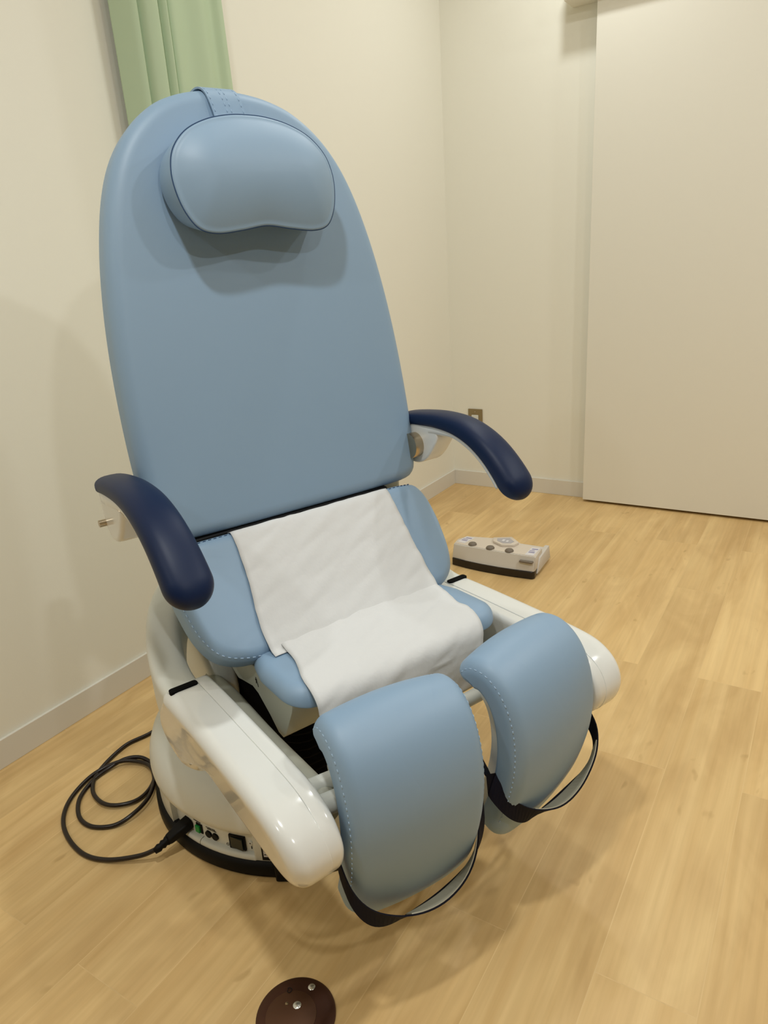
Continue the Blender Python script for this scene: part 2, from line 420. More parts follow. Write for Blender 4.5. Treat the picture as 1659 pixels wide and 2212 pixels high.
hx = [(-0.037, 0.098), (0.023, 0.128), (0.066, 0.088), (0.058, 0.058), (0.018, 0.044), (-0.024, 0.066)]
bm = bmesh.new(); prism(bm, hx, 0.079, 0.089, 0.002); hp = link('hexagon_block', bm, M['boxtop'], t, angle=40)
cx = sum(p[0] for p in hx)/6; cy = sum(p[1] for p in hx)/6
bm = bmesh.new(); prism(bm, [(cx+(x-cx)*0.66, cy+(y-cy)*0.66) for x, y in hx], 0.0885, 0.0897); link('grey_panel', bm, M['hexgrey'], hp, smooth=False)
bm = bmesh.new(); box(bm, (cx-0.012, cy-0.006, 0.0895), (cx-0.003, cy+0.010, 0.0903)); box(bm, (cx+0.004, cy-0.008, 0.0895), (cx+0.012, cy+0.006, 0.0903)); link('white_mark', bm, M['sticker'], hp, smooth=False)
for nm, quad in (('sticker', [(0.117, 0.012), (0.147, 0.012), (0.147, 0.086), (0.117, 0.080)]), ('sticker', [(-0.150, 0.032), (-0.119, 0.026), (-0.106, 0.088), (-0.139, 0.088)])):
    bm = bmesh.new(); prism(bm, quad, 0.079, 0.0801); s = link(nm, bm, M['sticker'], t, smooth=False)
    a, b_, c_, d_ = [Vector(q) for q in quad]
    bm = bmesh.new()
    for v0, v1, u0, u1 in ((0.30, 0.42, 0.15, 0.85), (0.52, 0.60, 0.1, 0.7), (0.72, 0.84, 0.2, 0.9)):
        P = lambda u, v: (a.lerp(b_, u)).lerp(d_.lerp(c_, u), v)
        prism(bm, [tuple(P(u0, v0)), tuple(P(u1, v0)), tuple(P(u1, v1)), tuple(P(u0, v1))], 0.08, 0.0804)
    link('printed_lines', bm, M['sticker_ink'], s, smooth=False)
bm = bmesh.new(); box(bm, (0.105, -0.0115, 0.058), (0.152, 0.004, 0.064), 0.001); link('front_slot', bm, M['button'], t, smooth=False)
bm = bmesh.new(); prism(bm, [(0.150, 0.02), (0.160, 0.02), (0.152, 0.176), (0.136, 0.176), (0.136, 0.09), (0.150, 0.09)], 0.01, 0.060, 0.003, [(0.150, 0.05), (0.160, 0.05), (0.150, 0.168), (0.134, 0.168), (0.134, 0.09), (0.150, 0.09)])
box(bm, (-0.13, 0.14, 0.01), (0.14, 0.17, 0.05), 0.003); link('rear_rail', bm, M['box'], t, angle=40)

# ------------------------------------------------------------------ examination chair
PHI = -0.383254
chair = tag(empty('examination_chair', (0.623, -2.007, 0), PHI), 'light blue and white medical examination chair with split leg rests and navy armrests', 'medical chair')
YO = 0.006

# --- base
bm = bmesh.new(); lathe(bm, [(0.30, 0.0), (0.332, 0.0), (0.3352, 0.004), (0.335, 0.020), (0.332, 0.028), (0.324, 0.033), (0.30, 0.033)], 128); link('base_rim', bm, M['black'], chair)
bm = bmesh.new()
lathe(bm, [(0.316, 0.0915), (0.328, 0.0915), (0.3325, 0.097), (0.3335, 0.108), (0.331, 0.126), (0.323, 0.147), (0.308, 0.166), (0.285, 0.180), (0.25, 0.192), (0.215, 0.200), (0.19, 0.212), (0.175, 0.235), (0.168, 0.28)], 128)
dome = link('base_dome', bm, M['white_matt'], chair)
A0, A1 = math.radians(-86), math.radians(-47.5)
bm = bmesh.new(); lathe(bm, [(0.324, 0.026), (0.326, 0.03), (0.3265, 0.07), (0.326, 0.094)], 128, a0=A1, a1=A0+2*PI)
sk = link('base_skirt', bm, M['white_matt'], chair)
bm = bmesh.new(); lathe(bm, [(0.315, 0.026), (0.315, 0.096)], 40, a0=A0-0.10, a1=A1+0.08); panel = link('connection_panel', bm, M['white_matt'], chair)
for a_ in (A0, A1):
    bm = bmesh.new(); box(bm, (0.0, -0.0015, 0.026), (0.0115, 0.0015, 0.094), 0, 2, Matrix.Translation((0.3148*math.cos(a_), 0.3148*math.sin(a_), 0)) @ Matrix.Rotation(a_, 4, 'Z')); link('recess_wall', bm, M['white_matt'], panel, smooth=False)
bm = bmesh.new()
for s0, s1 in ((-80, -69.6), (-69.3, -47.6)):
    rr = lathe(bm, [(0.314, 0.026), (0.325, 0.026), (0.327, 0.031), (0.3265, 0.036), (0.323, 0.040), (0.314, 0.040)], 16, a0=math.radians(s0), a1=math.radians(s1))
    for k in (0, -1): bm.faces.new([r[k] for r in rr])
link('ledge', bm, M['white_matt'], panel, angle=60)
def on_cyl(th, z, R=0.3155):
    a = math.radians(th)
    return Matrix.Translation((R*math.cos(a), R*math.sin(a), z)) @ Matrix.Rotation(a, 4, 'Z')     # x outward, y = +theta, z up
def pbox(name, th, z, dy, dz, dx0, dx1, m, bev=0.0006, parent=None):
    bm = bmesh.new(); box(bm, (dx0, -dy/2, -dz/2), (dx1, dy/2, dz/2), bev, 2, on_cyl(th, z)); return link(name, bm, m, parent or panel, smooth=False)
pbox('green_button_frame', -71.0, 0.0565, 0.0165, 0.021, -0.002, 0.0015, M['black'])
pbox('green_button', -71.4, 0.0555, 0.0115, 0.015, 0.0, 0.005, M['green'])
for th in (-66.6, -63.6):
    bm = bmesh.new(); bmesh.ops.create_cone(bm, cap_ends=True, segments=28, radius1=0.0078, radius2=0.0072, depth=0.006, matrix=on_cyl(th, 0.0535) @ Matrix.Rotation(PI/2, 4, 'Y')); link('fuse_holder', bm, M['black'], panel, angle=40)
sw = pbox('power_switch', -54.4, 0.0575, 0.034, 0.031, -0.001, 0.003, M['black'])
bm = bmesh.new(); vs = box(bm, (0.0, -0.0135, -0.0125), (0.004, 0.0135, 0.0125), 0.0006)
for v in bm.verts:
    if v.co.x > 0.003: v.co.x += 0.004*max(0, v.co.y/0.0135)
    v.co = on_cyl(-54.4, 0.0575) @ v.co
link('rocker', bm, M['darkgreen'], panel, smooth=False)
bm = bmesh.new(); rr = []
for i in range(20):
    a = 2*PI*i/20; rr.append([bm.verts.new(on_cyl(-58.6, 0.0455, 0.3158) @ Vector((0, r*math.cos(a), r*math.sin(a)))) for r in (0.0021, 0.0031)])
for i in range(20): bm.faces.new((rr[i][0], rr[i][1], rr[(i+1) % 20][1], rr[(i+1) % 20][0]))
link('off_mark', bm, M['ink'], panel, smooth=False)
pbox('on_mark', -49.4, 0.0495, 0.0014, 0.006, 0.0, 0.0008, M['ink'], 0)
bm = bmesh.new(); bmesh.ops.create_cone(bm, cap_ends=True, segments=20, radius1=0.0045, radius2=0.004, depth=0.003, matrix=on_cyl(-49.6, 0.0605, 0.316) @ Matrix.Rotation(PI/2, 4, 'Y')); link('panel_screw', bm, M['white'], panel, angle=40)
bm = bmesh.new(); box(bm, (0.0018, -0.002, -0.0003), (0.0024, 0.002, 0.0003), 0, 2, on_cyl(-49.6, 0.0605)); box(bm, (0.0018, -0.0003, -0.002), (0.0024, 0.0003, 0.002), 0, 2, on_cyl(-49.6, 0.0605)); link('screw_cross', bm, M['ink'], panel, smooth=False)
# printed captions too small to read: short rows of ink ticks
bm = bmesh.new()
for th0, z0, n, dz in ((-73.6, 0.0705, 9, 0.0014), (-67.4, 0.0685, 10, 0.0012), (-66.9, 0.0655, 10, 0.0012)):
    for k in range(n):
        hgt = random.uniform(0.5, 1)*dz
        box(bm, (0.0, -0.0006, -hgt), (0.0006, 0.0006, hgt), 0, 2, on_cyl(th0+k*0.42, z0-0.0003*k*0.2))
link('printed_caption', bm, M['ink'], panel, smooth=False)
# rating label on the skirt
def cyl_patch(name, th0, th1, z0, z1, R, m, parent):
    bm = bmesh.new(); lathe(bm, [(R, z0), (R+0.0004, z0), (R+0.0004, z1), (R, z1)], 12, a0=math.radians(th0), a1=math.radians(th1)); return link(name, bm, m, parent, smooth=False)
lab = cyl_patch('rating_label', -45.2, -24, 0.034, 0.070, 0.3265, M['ink'], chair)
cyl_patch('label_paper', -44.6, -37, 0.042, 0.0685, 0.3268, M['sticker'], lab)
bm = bmesh.new()
for k in range(5):
    for j in range(7):
        if random.random() < 0.85: box(bm, (0, -0.0016, -0.0008), (0.0005, 0.0016, 0.0008), 0, 2, on_cyl(-44.1+j*0.7, 0.0655-k*0.0045, 0.3272))
link('label_lines', bm, M['ink'], lab, smooth=False)
# black rubber foot at the front of the rim
bm = bmesh.new(); box(bm, (-0.012, -0.014, 0.0), (0.008, 0.014, 0.05), 0.004, 2, on_cyl(-38.5, 0.0, 0.336)); link('rubber_stop', bm, M['black'], chair)

# --- pedestal and mechanism under the seat
bm = bmesh.new(); slab(bm, rrect(-0.26, -0.19, 0.045, 0.19, 0.085), 0.25, 0.03, 0.005, lambda a, b, d: Vector((a-0.25*(d < -0.3)*0, b, 0.375+d)))
link('pedestal_column', bm, M['white_matt'], chair)
bm = bmesh.new()
rows = []
for k in range(25):
    z = 0.17+0.20*k/24; o = 0.006*(k % 2)
    rows.append([bm.verts.new((p.x, p.y, z)) for p in rrect(0.02-o, -0.165-o, 0.275+o, 0.165+o, 0.04, 64)])
grid_faces(bm, rows); bm.faces.new(rows[-1]); link('bellows', bm, M['bellows'], chair, angle=30)
for s in (-1, 1):
    bm = bmesh.new()
    P = cr([(0.06, s*0.214, 0.330), (0.12, s*0.215, 0.327), (0.28, s*0.218, 0.322), (0.40, s*0.222, 0.330), (0.50, s*0.225, 0.337)], 24)
    frame_sweep(bm, P, [(q[0], q[1]*1.25) for q in circle(0.0205, 20)], scale=lambda u: (0.75+0.25*min(1, u*5), 0.75+0.25*min(1, u*5)))
    link('support_beam', bm, M['limb'], chair)

# --- seat frame with its side plates
bm = bmesh.new()
side = [(0.06, 0.412), (0.30, 0.412), (0.385, 0.412), (0.36, 0.405), (0.325, 0.325), (0.300, 0.312), (0.275, 0.322), (0.235, 0.352), (0.19, 0.362), (0.13, 0.362), (0.105, 0.375), (0.06, 0.38)]
side = [(0.07, 0.412), (0.346, 0.417), (0.345, 0.411), (0.336, 0.388), (0.302, 0.326), (0.290, 0.3145), (0.274, 0.316), (0.250, 0.338), (0.212, 0.364), (0.19, 0.369), (0.127, 0.352), (0.10, 0.366), (0.07, 0.385)]
ya, yb = YO-0.192, YO+0.192
a = [bm.verts.new((x, ya, z)) for x, z in side]; b = [bm.verts.new((x, yb, z)) for x, z in side]
bm.faces.new(a); bm.faces.new(b)
for i in range(len(side)): j = (i+1) % len(side); bm.faces.new((a[i], a[j], b[j], b[i]))
bmesh.ops.bevel(bm, geom=[e for e in bm.edges if abs(e.verts[0].co.y-e.verts[1].co.y) < 1e-6], offset=0.002, segments=2, profile=0.5, affect='EDGES')
sf = link('seat_frame', bm, M['grey_white'], chair, smooth=False)
# clamp pictogram on the near side plate
bm = bmesh.new()
def strip(pts, wd, y, off):
    for (x0, z0), (x1, z1) in zip(pts[:-1], pts[1:]):
        d = Vector((x1-x0, z1-z0)); n = Vector((-d.y, d.x)).normalized()*wd/2
        q = [(x0+n.x, z0+n.y), (x1+n.x, z1+n.y), (x1-n.x, z1-n.y), (x0-n.x, z0-n.y)]
        bm.faces.new([bm.verts.new((X+off[0], y, Z+off[1])) for X, Z in q])
strip([(0.0, 0.010), (0.0, 0.003), (-0.0015, -0.003)], 0.0022, YO-0.1926, (0.210, 0.384))
strip([(0.0, 0.004), (0.004, 0.0), (0.006, -0.007)], 0.0022, YO-0.1927, (0.210, 0.384))
strip([(-0.003, 0.004), (0.0035, 0.006)], 0.0025, YO-0.1928, (0.210, 0.384))
link('pictogram', bm, M['ink'], sf, smooth=False)

# --- white side arms that carry the leg rests
arm_out = cr([(0.150, 0.392), (0.158, 0.404), (0.175, 0.410), (0.25, 0.412), (0.36, 0.412), (0.46, 0.411), (0.525, 0.405), (0.568, 0.384), (0.588, 0.350), (0.580, 0.315), (0.552, 0.293), (0.51, 0.286), (0.44, 0.290),
              (0.37, 0.297), (0.315, 0.304), (0.285, 0.305), (0.262, 0.297), (0.238, 0.281), (0.205, 0.272), (0.165, 0.272), (0.128, 0.284), (0.106, 0.308), (0.106, 0.338), (0.128, 0.368)], 150, True)
def make_arm(s):
    def f_out(a, b, d): # d: 0 = outer face, -t = at the seam
        tap = (0.020 if a > 0.30 else 0.003+0.017*max(0, (a-0.2)/0.1))*max(0, (0.40-b)/0.12)
        return Vector((a, s*(0.337-tap*(1 if d > -0.045 else 0.5)+d), b))
    def f_in(a, b, d):
        return Vector((a, s*(0.2505-d), b))
    bm = bmesh.new(); slab(bm, arm_out, 0.0585, 0.022, 0.0012, f_out, seg=7)
    o = link('side_arm', bm, M['white'], chair)
    inner = inset(arm_out, 0.0008)
    bm = bmesh.new(); slab(bm, inner, 0.0275, 0.012, 0.0012, f_in, seg=6); link('inner_cover', bm, M['white'], o)
    bm = bmesh.new(); slab(bm, inset(arm_out, 0.0022), 0.002, 0.0004, 0.0004, lambda a, b, d: Vector((a, s*(0.2785+d+0.001), b))); link('seam_line', bm, M['limb'], o)
    bm = bmesh.new(); slab(bm, [Vector(p) for p in rrect(0.175, 0.279, 0.190, 0.327, 0.005, 40)], 0.02, 0.0003, 0.0003, lambda a, b, d: Vector((a, s*b, 0.4132+d))); link('hinge_slot', bm, M['recess_shade'], o)  # flush black plate, its colour replaces the shade of an open slot
    # curved back support behind the hinge
    path = cr([(0.178, s*0.3015, 0.411), (0.15, s*0.3015, 0.412), (0.118, s*0.300, 0.420), (0.085, s*0.295, 0.436), (0.055, s*0.286, 0.456), (0.025, s*0.272, 0.476), (-0.01, s*0.252, 0.490), (-0.05, s*0.222, 0.500), (-0.10, s*0.175, 0.505), (-0.15, s*0.10, 0.505)], 44)
    rows = []; bm = bmesh.new(); n = len(path)
    for i, p in enumerate(path):
        t_ = path[min(i+1, n-1)]-path[max(i-1, 0)]; sd = Vector((t_.y, -t_.x, 0)).normalized(); u = i/(n-1)
        wd = 0.031; h = 0.10-0.02*u
        sec = rrect(-wd, -h, wd, 0.0, [0.006, 0.006, 0.016, 0.016], 40)
        rows.append([bm.verts.new(p+sd*q.x+Vector((0, 0, q.y))) for q in sec])
    grid_faces(bm, rows); bm.faces.new(rows[0]); bm.faces.new(rows[-1]); link('back_support', bm, M['white_matt'], chair)
    # inner shell beside the column
    bm = bmesh.new()
    slab(bm, [Vector(p) for p in cr([(-0.16, 0.24), (0.0, 0.24), (0.075, 0.26), (0.095, 0.31), (0.078, 0.36), (0.02, 0.41), (-0.06, 0.46), (-0.16, 0.47)], 80, True)], 0.05, 0.018, 0.01, lambda a, b, d: Vector((a, s*(0.222+d), b)))
    link('pivot_shell', bm, M['white_matt'], chair)
    # pipes from the arm to the leg rest
    for x, z, r in ((0.470, 0.358, 0.0135), (0.505, 0.352, 0.0155)):
        bm = bmesh.new(); tube(bm, [Vector((x, s*0.255, z)), Vector((x+0.012, s*0.135, z-0.004))], r, 20); link('leg_rest_pipe', bm, M['white_matt'], o)
for s in (-1, 1): make_arm(s)

bm = bmesh.new(); tube(bm, [Vector((0.455, -0.19, 0.352)), Vector((0.455, 0.20, 0.352))], 0.0125, 20); link('cross_tube', bm, M['white_matt'], chair)

# --- seat cushion
bm = bmesh.new()
slab(bm, rrect(0.200, -0.203, 0.384, 0.238, [0.03, 0.045, 0.045, 0.03], 140), 0.029, 0.022, 0.004,
     lambda a, b, d: Vector((a, b*(1-0.08*max(0, (0.27-a)/0.07)), 0.447+d-0.008*max(0, (a-0.34)/0.05)**2)), bulge=0.003)
link('seat_cushion', bm, M['vinyl'], chair)

# --- lumbar cushion (tilted rear part of the seat)
ux = Vector((0.170-0.022, 0, 0)); v0 = Vector((0.106, 0, 0.6255)); v1 = Vector((0.240, 0, 0.452))
ld_ = (v1-v0).normalized(); ln_ = Vector((-ld_.z, 0, ld_.x)).normalized(); LL = (v1-v0).length
if ln_.x < 0: ln_ = -ln_
def f_lum(a, b, d):
    ys = abs(a); fall = 0.016*max(0, (ys-0.215)/0.07)**1.0 if ys > 0.215 else 0
    hollow = -0.004*math.cos(min(1, ys/0.215)*PI/2)
    k_ = min(1, max(0, (d+0.055)/0.055)); k_ = k_*k_*(3-2*k_)
    return v0+ld_*b+ln_*(d-(fall-hollow)*k_)+Vector((0, a+YO+0.002, 0))
lum = [Vector(p) for p in cr([(-0.245, -0.001), (-0.15, -0.003), (0, -0.003), (0.15, -0.003), (0.245, -0.001), (0.270, 0.012), (0.282, 0.040), (0.285, 0.075), (0.283, 0.11), (0.274, 0.16), (0.252, 0.20), (0.21, 0.222), (0.15, 0.226), (0, 0.227),
        (-0.15, 0.226), (-0.21, 0.222), (-0.252, 0.20), (-0.274, 0.16), (-0.283, 0.11), (-0.285, 0.075), (-0.282, 0.040), (-0.270, 0.012)], 160, True)]
bm = bmesh.new(); slab(bm, lum, 0.07, 0.02, 0.015, f_lum, rings=10)
lumbar = link('lumbar_cushion', bm, M['vinyl'], chair)
ins = inset(lum, 0.004)
for pts in ([p for p in ins if p.y > 0.07 and p.x < -0.18],):
    pts = sorted(pts, key=lambda p: p.y+abs(p.x)*-0.3)
    stitches('stitching', [f_lum(p.x, p.y, -0.0075)+ln_*0.0008 for p in pts], M['thread'], lumbar)
stitches('stitching', [f_lum(x, 0.0022, -0.006) for x in [i*0.01-0.25 for i in range(51)]], M['thread_dark'], lumbar)

# --- backrest
BA = math.radians(10); bn = Vector((math.cos(BA), 0, math.sin(BA))); bv = Vector((-math.sin(BA), 0, math.cos(BA))); bo = Vector((0.095, YO+0.004, 0.626))
def f_back(a, b, d): return bo+Vector((0, a, 0))+bv*b+bn*d
half = [(0.0, -0.004), (0.10, -0.004), (0.20, -0.003), (0.250, 0.0), (0.270, 0.010), (0.279, 0.032), (0.285, 0.10), (0.286, 0.17), (0.284, 0.25), (0.279, 0.33), (0.270, 0.41), (0.256, 0.49), (0.236, 0.565), (0.210, 0.625), (0.175, 0.672), (0.130, 0.708), (0.085, 0.727), (0.040, 0.736)]
full = half+[(0.0, 0.738)]+[(-a, b) for a, b in half[:0:-1]]
bk = [Vector(p) for p in cr(full, 220, True)]
bm = bmesh.new(); slab(bm, bk, 0.062, 0.026, 0.012, f_back, bulge=0.003, rings=10, seg=8); link('backrest', bm, M['vinyl'], chair)
bm = bmesh.new(); slab(bm, inset(bk, 0.03), 0.02, 0.006, 0.006, lambda a, b, d: f_back(a, b, d-0.060)); link('back_shell', bm, M['white_matt'], chair)
bm = bmesh.new(); box(bm, (-0.02, YO-0.225, 0.50), (0.045, YO+0.265, 0.66), 0.008); link('back_bracket', bm, M['grey_white'], chair)
bm = bmesh.new(); box(bm, (0.02, YO-0.25, 0.592), (0.088, YO+0.20, 0.6215), 0.004); link('gap_shade', bm, M['black'], chair)  # black strip added to darken the gap below the backrest like shade

# --- armrests
def make_armrest(s):
    prof = cr([(0.012, 0.732), (0.05, 0.7395), (0.10, 0.7445), (0.15, 0.746), (0.20, 0.7415), (0.245, 0.728), (0.285, 0.706), (0.32, 0.676), (0.347, 0.645), (0.360, 0.628)], 120)
    bm = bmesh.new(); rows = []; n = len(prof); Y0 = s*0.316
    us = sorted(set([0.08*(1-math.cos(PI/2*k/10)) for k in range(11)]+[0.08+0.82*k/26 for k in range(27)]+[0.90+0.10*math.sin(PI/2*k/12) for k in range(13)]))
    def pt(u):
        x = u*(n-1); i = min(int(x), n-2); return prof[i].lerp(prof[i+1], x-i), (prof[min(i+2, n-1)]-prof[max(i-1, 0)]).normalized()
    for u in us:
        p, t_ = pt(u); nn = Vector((-t_.y, t_.x))
        if u < 0.08: e = math.sqrt(max(0, 1-((0.08-u)/0.08)**2))
        elif u > 0.90: e = math.sqrt(max(0, 1-((u-0.90)/0.10)**2))
        else: e = 1
        e = max(e, 0.04)
        hw = (0.028+0.008*u)*(0.25+0.75*e if u < 0.5 else e); ht = (0.0155+0.009*u)*e
        row = []
        for k in range(28):
            a = 2*PI*k/28; cx_, cz_ = math.cos(a), math.sin(a)
            sx = math.copysign(abs(cx_)**0.75, cx_); sz = math.copysign(abs(cz_)**(0.8 if cz_ > 0 else 0.55), cz_)
            h = ht*(1.0 if cz_ > 0 else 0.75)
            row.append(bm.verts.new((p.x+nn.x*sz*h, Y0+sx*hw, p.y+nn.y*sz*h)))
        rows.append(row)
    grid_faces(bm, rows); bm.faces.new(rows[0]); bm.faces.new(rows[-1])
    pad = link('armrest_pad', bm, M['navy'], chair)
    # white carrier under the pad and its boss
    bm = bmesh.new(); rows = []
    for i, p in enumerate(prof[9:-12]):
        i += 9
        t_ = (prof[min(i+1, n-1)]-prof[max(i-1, 0)]).normalized(); nn = Vector((-t_.y, t_.x)); u = i/(n-1)
        base = -(0.0155+0.009*u)*0.70
        th = 0.006+0.020*max(0, 1-abs(u-0.15)/0.35)
        hw = 0.024+0.007*u
        rows.append([bm.verts.new((p.x+nn.x*q, Y0+y, p.y+nn.y*q)) for y, q in ((-hw, base+0.004), (-hw, base-th*0.6), (-hw*0.7, base-th), (hw*0.7, base-th), (hw, base-th*0.6), (hw, base+0.004))])
    grid_faces(bm, rows); bm.faces.new(rows[0]); bm.faces.new(rows[-1])
    link('armrest_carrier', bm, M['white'], pad)
    bm = bmesh.new()
    slab(bm, [Vector(p) for p in cr([(0.035, 0.735), (0.10, 0.735), (0.15, 0.722), (0.135, 0.690), (0.105, 0.660), (0.07, 0.652), (0.045, 0.668), (0.035, 0.70)], 60, True)], 0.05, 0.008, 0.004, lambda a, b, d: Vector((a, Y0+s*(0.024+d), b)))
    link('armrest_boss', bm, M['white'], pad)
    bm = bmesh.new(); bmesh.ops.create_cone(bm, cap_ends=True, segments=36, radius1=0.026, radius2=0.026, depth=0.022, matrix=Matrix.Translation((0.082, s*0.281, 0.692)) @ Matrix.Rotation(PI/2, 4, 'X')); link('metal_collar', bm, M['chrome'], pad, angle=40)
    bm = bmesh.new(); bmesh.ops.create_cone(bm, cap_ends=True, segments=36, radius1=0.022, radius2=0.022, depth=0.04, matrix=Matrix.Translation((0.045, s*0.268, 0.690)) @ Matrix.Rotation(PI/2, 4, 'X')); link('mount_block', bm, M['white'], pad, angle=40)
    bm = bmesh.new(); bmesh.ops.create_cone(bm, cap_ends=True, segments=16, radius1=0.006, radius2=0.006, depth=0.016, matrix=Matrix.Translation((0.045, s*0.343, 0.678)) @ Matrix.Rotation(PI/2, 4, 'X')); link('lock_pin', bm, M['chrome'], pad, angle=40)
for s in (-1, 1): make_armrest(s)

# --- leg rests
LP = cr([(-0.047, 0.440), (-0.040, 0.464), (-0.022, 0.482), (0.002, 0.489), (0.030, 0.485), (0.058, 0.466), (0.079, 0.436), (0.092, 0.398), (0.097, 0.352), (0.093, 0.302), (0.081, 0.250), (0.064, 0.200), (0.045, 0.160), (0.034, 0.142)], 120)
LS = [0]
for a, b in zip(LP[:-1], LP[1:]): LS.append(LS[-1]+(b-a).length)
LT = LS[-1]
def lp_at(s_):
    u = min(max(s_/LT, 0), 1)*(len(LP)-1); i = min(int(u), len(LP)-2); t_ = u-i
    p = LP[i].lerp(LP[i+1], t_)
    def tan(j): return (LP[min(j+1, len(LP)-1)]-LP[max(j-1, 0)]).normalized()
    tg = tan(i).lerp(tan(i+1), t_).normalized()
    if s_ < 0: p = LP[0]+tg*s_
    if s_ > LT: p = LP[-1]+tg*(s_-LT)
    return p, Vector((-tg.y, tg.x))
def make_leg(s):
    dl = math.radians(8); cen = Vector((0.515, YO-0.001+s*0.1265, 0)); F_ = Vector((math.cos(dl), s*math.sin(dl), 0)); L_ = Vector((-s*math.sin(dl), math.cos(dl), 0))
    def P(u, w_, z): return cen+F_*u+L_*w_+Vector((0, 0, z))
    def f(a, b, d):
        p, nn = lp_at(b); q = p+nn*(d-0.010*(a/0.108)**2*(1 if d > -0.03 else 0.3)); return P(q.x, a, q.y)
    out = rrect(-0.109, 0.0, 0.109, LT, [0.02, 0.02, 0.05, 0.05], 180)
    bm = bmesh.new(); slab(bm, out, 0.052, 0.02, 0.008, f, rings=14, seg=7)
    leg = link('leg_rest', bm, M['vinyl'], chair)
    bm = bmesh.new(); slab(bm, rrect(-0.095, 0.10, 0.095, LT+0.012, [0.03, 0.03, 0.05, 0.05], 140), 0.022, 0.004, 0.008, lambda a, b, d: f(a, b, d-0.0525), rings=14); link('leg_rest_shell', bm, M['white_matt'], leg)
    for w_ in (-0.1085, 0.1085):
        stitches('stitching', [f(w_*0.972, b*LT/40, -0.0105)+L_*math.copysign(0.0008, w_) for b in range(2, 36)], M['thread'], leg)
    # webbing strap hanging round the foot end
    if s < 0:
        path = [(-0.112, 0.02, 0.335), (-0.116, 0.04, 0.312), (-0.119, 0.060, 0.282), (-0.112, 0.078, 0.243), (-0.090, 0.083, 0.205), (-0.055, 0.080, 0.177), (-0.010, 0.076, 0.163), (0.035, 0.073, 0.165), (0.075, 0.070, 0.185), (0.103, 0.063, 0.217), (0.118, 0.048, 0.256), (0.117, 0.025, 0.293), (0.110, 0.000, 0.312), (0.100, -0.03, 0.322)]
    else:
        path = [(-0.100, -0.02, 0.345), (-0.110, 0.004, 0.330), (-0.116, 0.026, 0.310), (-0.117, 0.046, 0.280), (-0.103, 0.066, 0.246), (-0.072, 0.076, 0.217), (-0.030, 0.080, 0.200), (0.015, 0.083, 0.195), (0.060, 0.087, 0.207), (0.098, 0.090, 0.233), (0.117, 0.082, 0.265), (0.118, 0.062, 0.297), (0.112, 0.040, 0.315)]
    path = [P(u, w_, z) for w_, u, z in path]
    n = 60; pc = cr(path, n)
    dirs = []
    for i in range(n):
        k = i/(n-1); q = k if s < 0 else 1-k             # q runs from the outer side (left rest) to the inner side
        tg = (pc[min(i+1, n-1)]-pc[max(i-1, 0)]).normalized()
        flat = tg.cross(F_).normalized(); flat = flat if flat.z > 0 else -flat
        flat = (flat+Vector((0, 0, 0.9))).normalized(); side_d = Vector((0, 0, 1)); lean_d = (Vector((0, 0, 1))+F_*2.1).normalized()
        w1 = math.exp(-((q-(0.55 if s < 0 else 0.42))/0.20)**2); w2 = 1/(1+math.exp(-(q-0.76)*14))
        dirs.append((side_d*(1-w1)*(1-w2)+lean_d*w1*(1-w2)+flat*w2).normalized())
    bm = bmesh.new(); ribbon(bm, pc, dirs, 0.036, 0.0022); st = link('leg_strap', bm, M['strap'], leg, smooth=False)
    # grey loop face on the inside of the strap
    i0, i1 = (25, 48) if s < 0 else (24, 49)
    cpt = P(0, 0, 0.2); seg = []
    for i in range(i0, i1):
        tg = (pc[i+1]-pc[i-1]).normalized(); nn = tg.cross(dirs[i]).normalized()
        if nn.dot(P(0.0, 0, pc[i].z)-pc[i]) < 0: nn = -nn
        seg.append(pc[i]+nn*0.0022+dirs[i]*0.004)
    bm = bmesh.new(); ribbon(bm, seg, dirs[i0:i1], 0.026, 0.0016); link('hook_tape', bm, M['velcro'], leg, smooth=False)
for s in (-1, 1): make_leg(s)

# ------------------------------------------------------------------ headrest cushion (strapped over the backrest)
head = tag(empty('headrest_cushion', (0.623, -2.007, 0), PHI), 'kidney-shaped light blue headrest cushion strapped over the backrest top', 'headrest')
hh = [(0.0, 0.493), (0.045, 0.487), (0.090, 0.483), (0.120, 0.491), (0.138, 0.516), (0.147, 0.548), (0.148, 0.580), (0.138, 0.612), (0.112, 0.640), (0.075, 0.658), (0.035, 0.667)]
ho = [Vector(p) for p in cr(hh+[(0.0, 0.669)]+[(-a, b) for a, b in hh[:0:-1]], 160, True)]
HY = -0.002
def f_head(a, b, d): return f_back(a+HY-0.004, b+0.024*max(0, 1-(b-0.48)/0.11)*min(1, max(0, -d)/0.06), d+0.068)
bm = bmesh.new(); slab(bm, ho, 0.064, 0.007, 0.010, f_head, bulge=0.024, rings=18, seg=6, spine=(0.075, 0.578)); link('cushion', bm, M['vinyl'], head)
bm = bmesh.new(); pr = [f_head(p.x, p.y, -0.0035) for p in inset(ho, 0.0008)]
frame_sweep(bm, pr+[pr[0]], circle(0.0011, 6), up=bn, caps=False); link('piping', bm, M['thread_dark'], head)
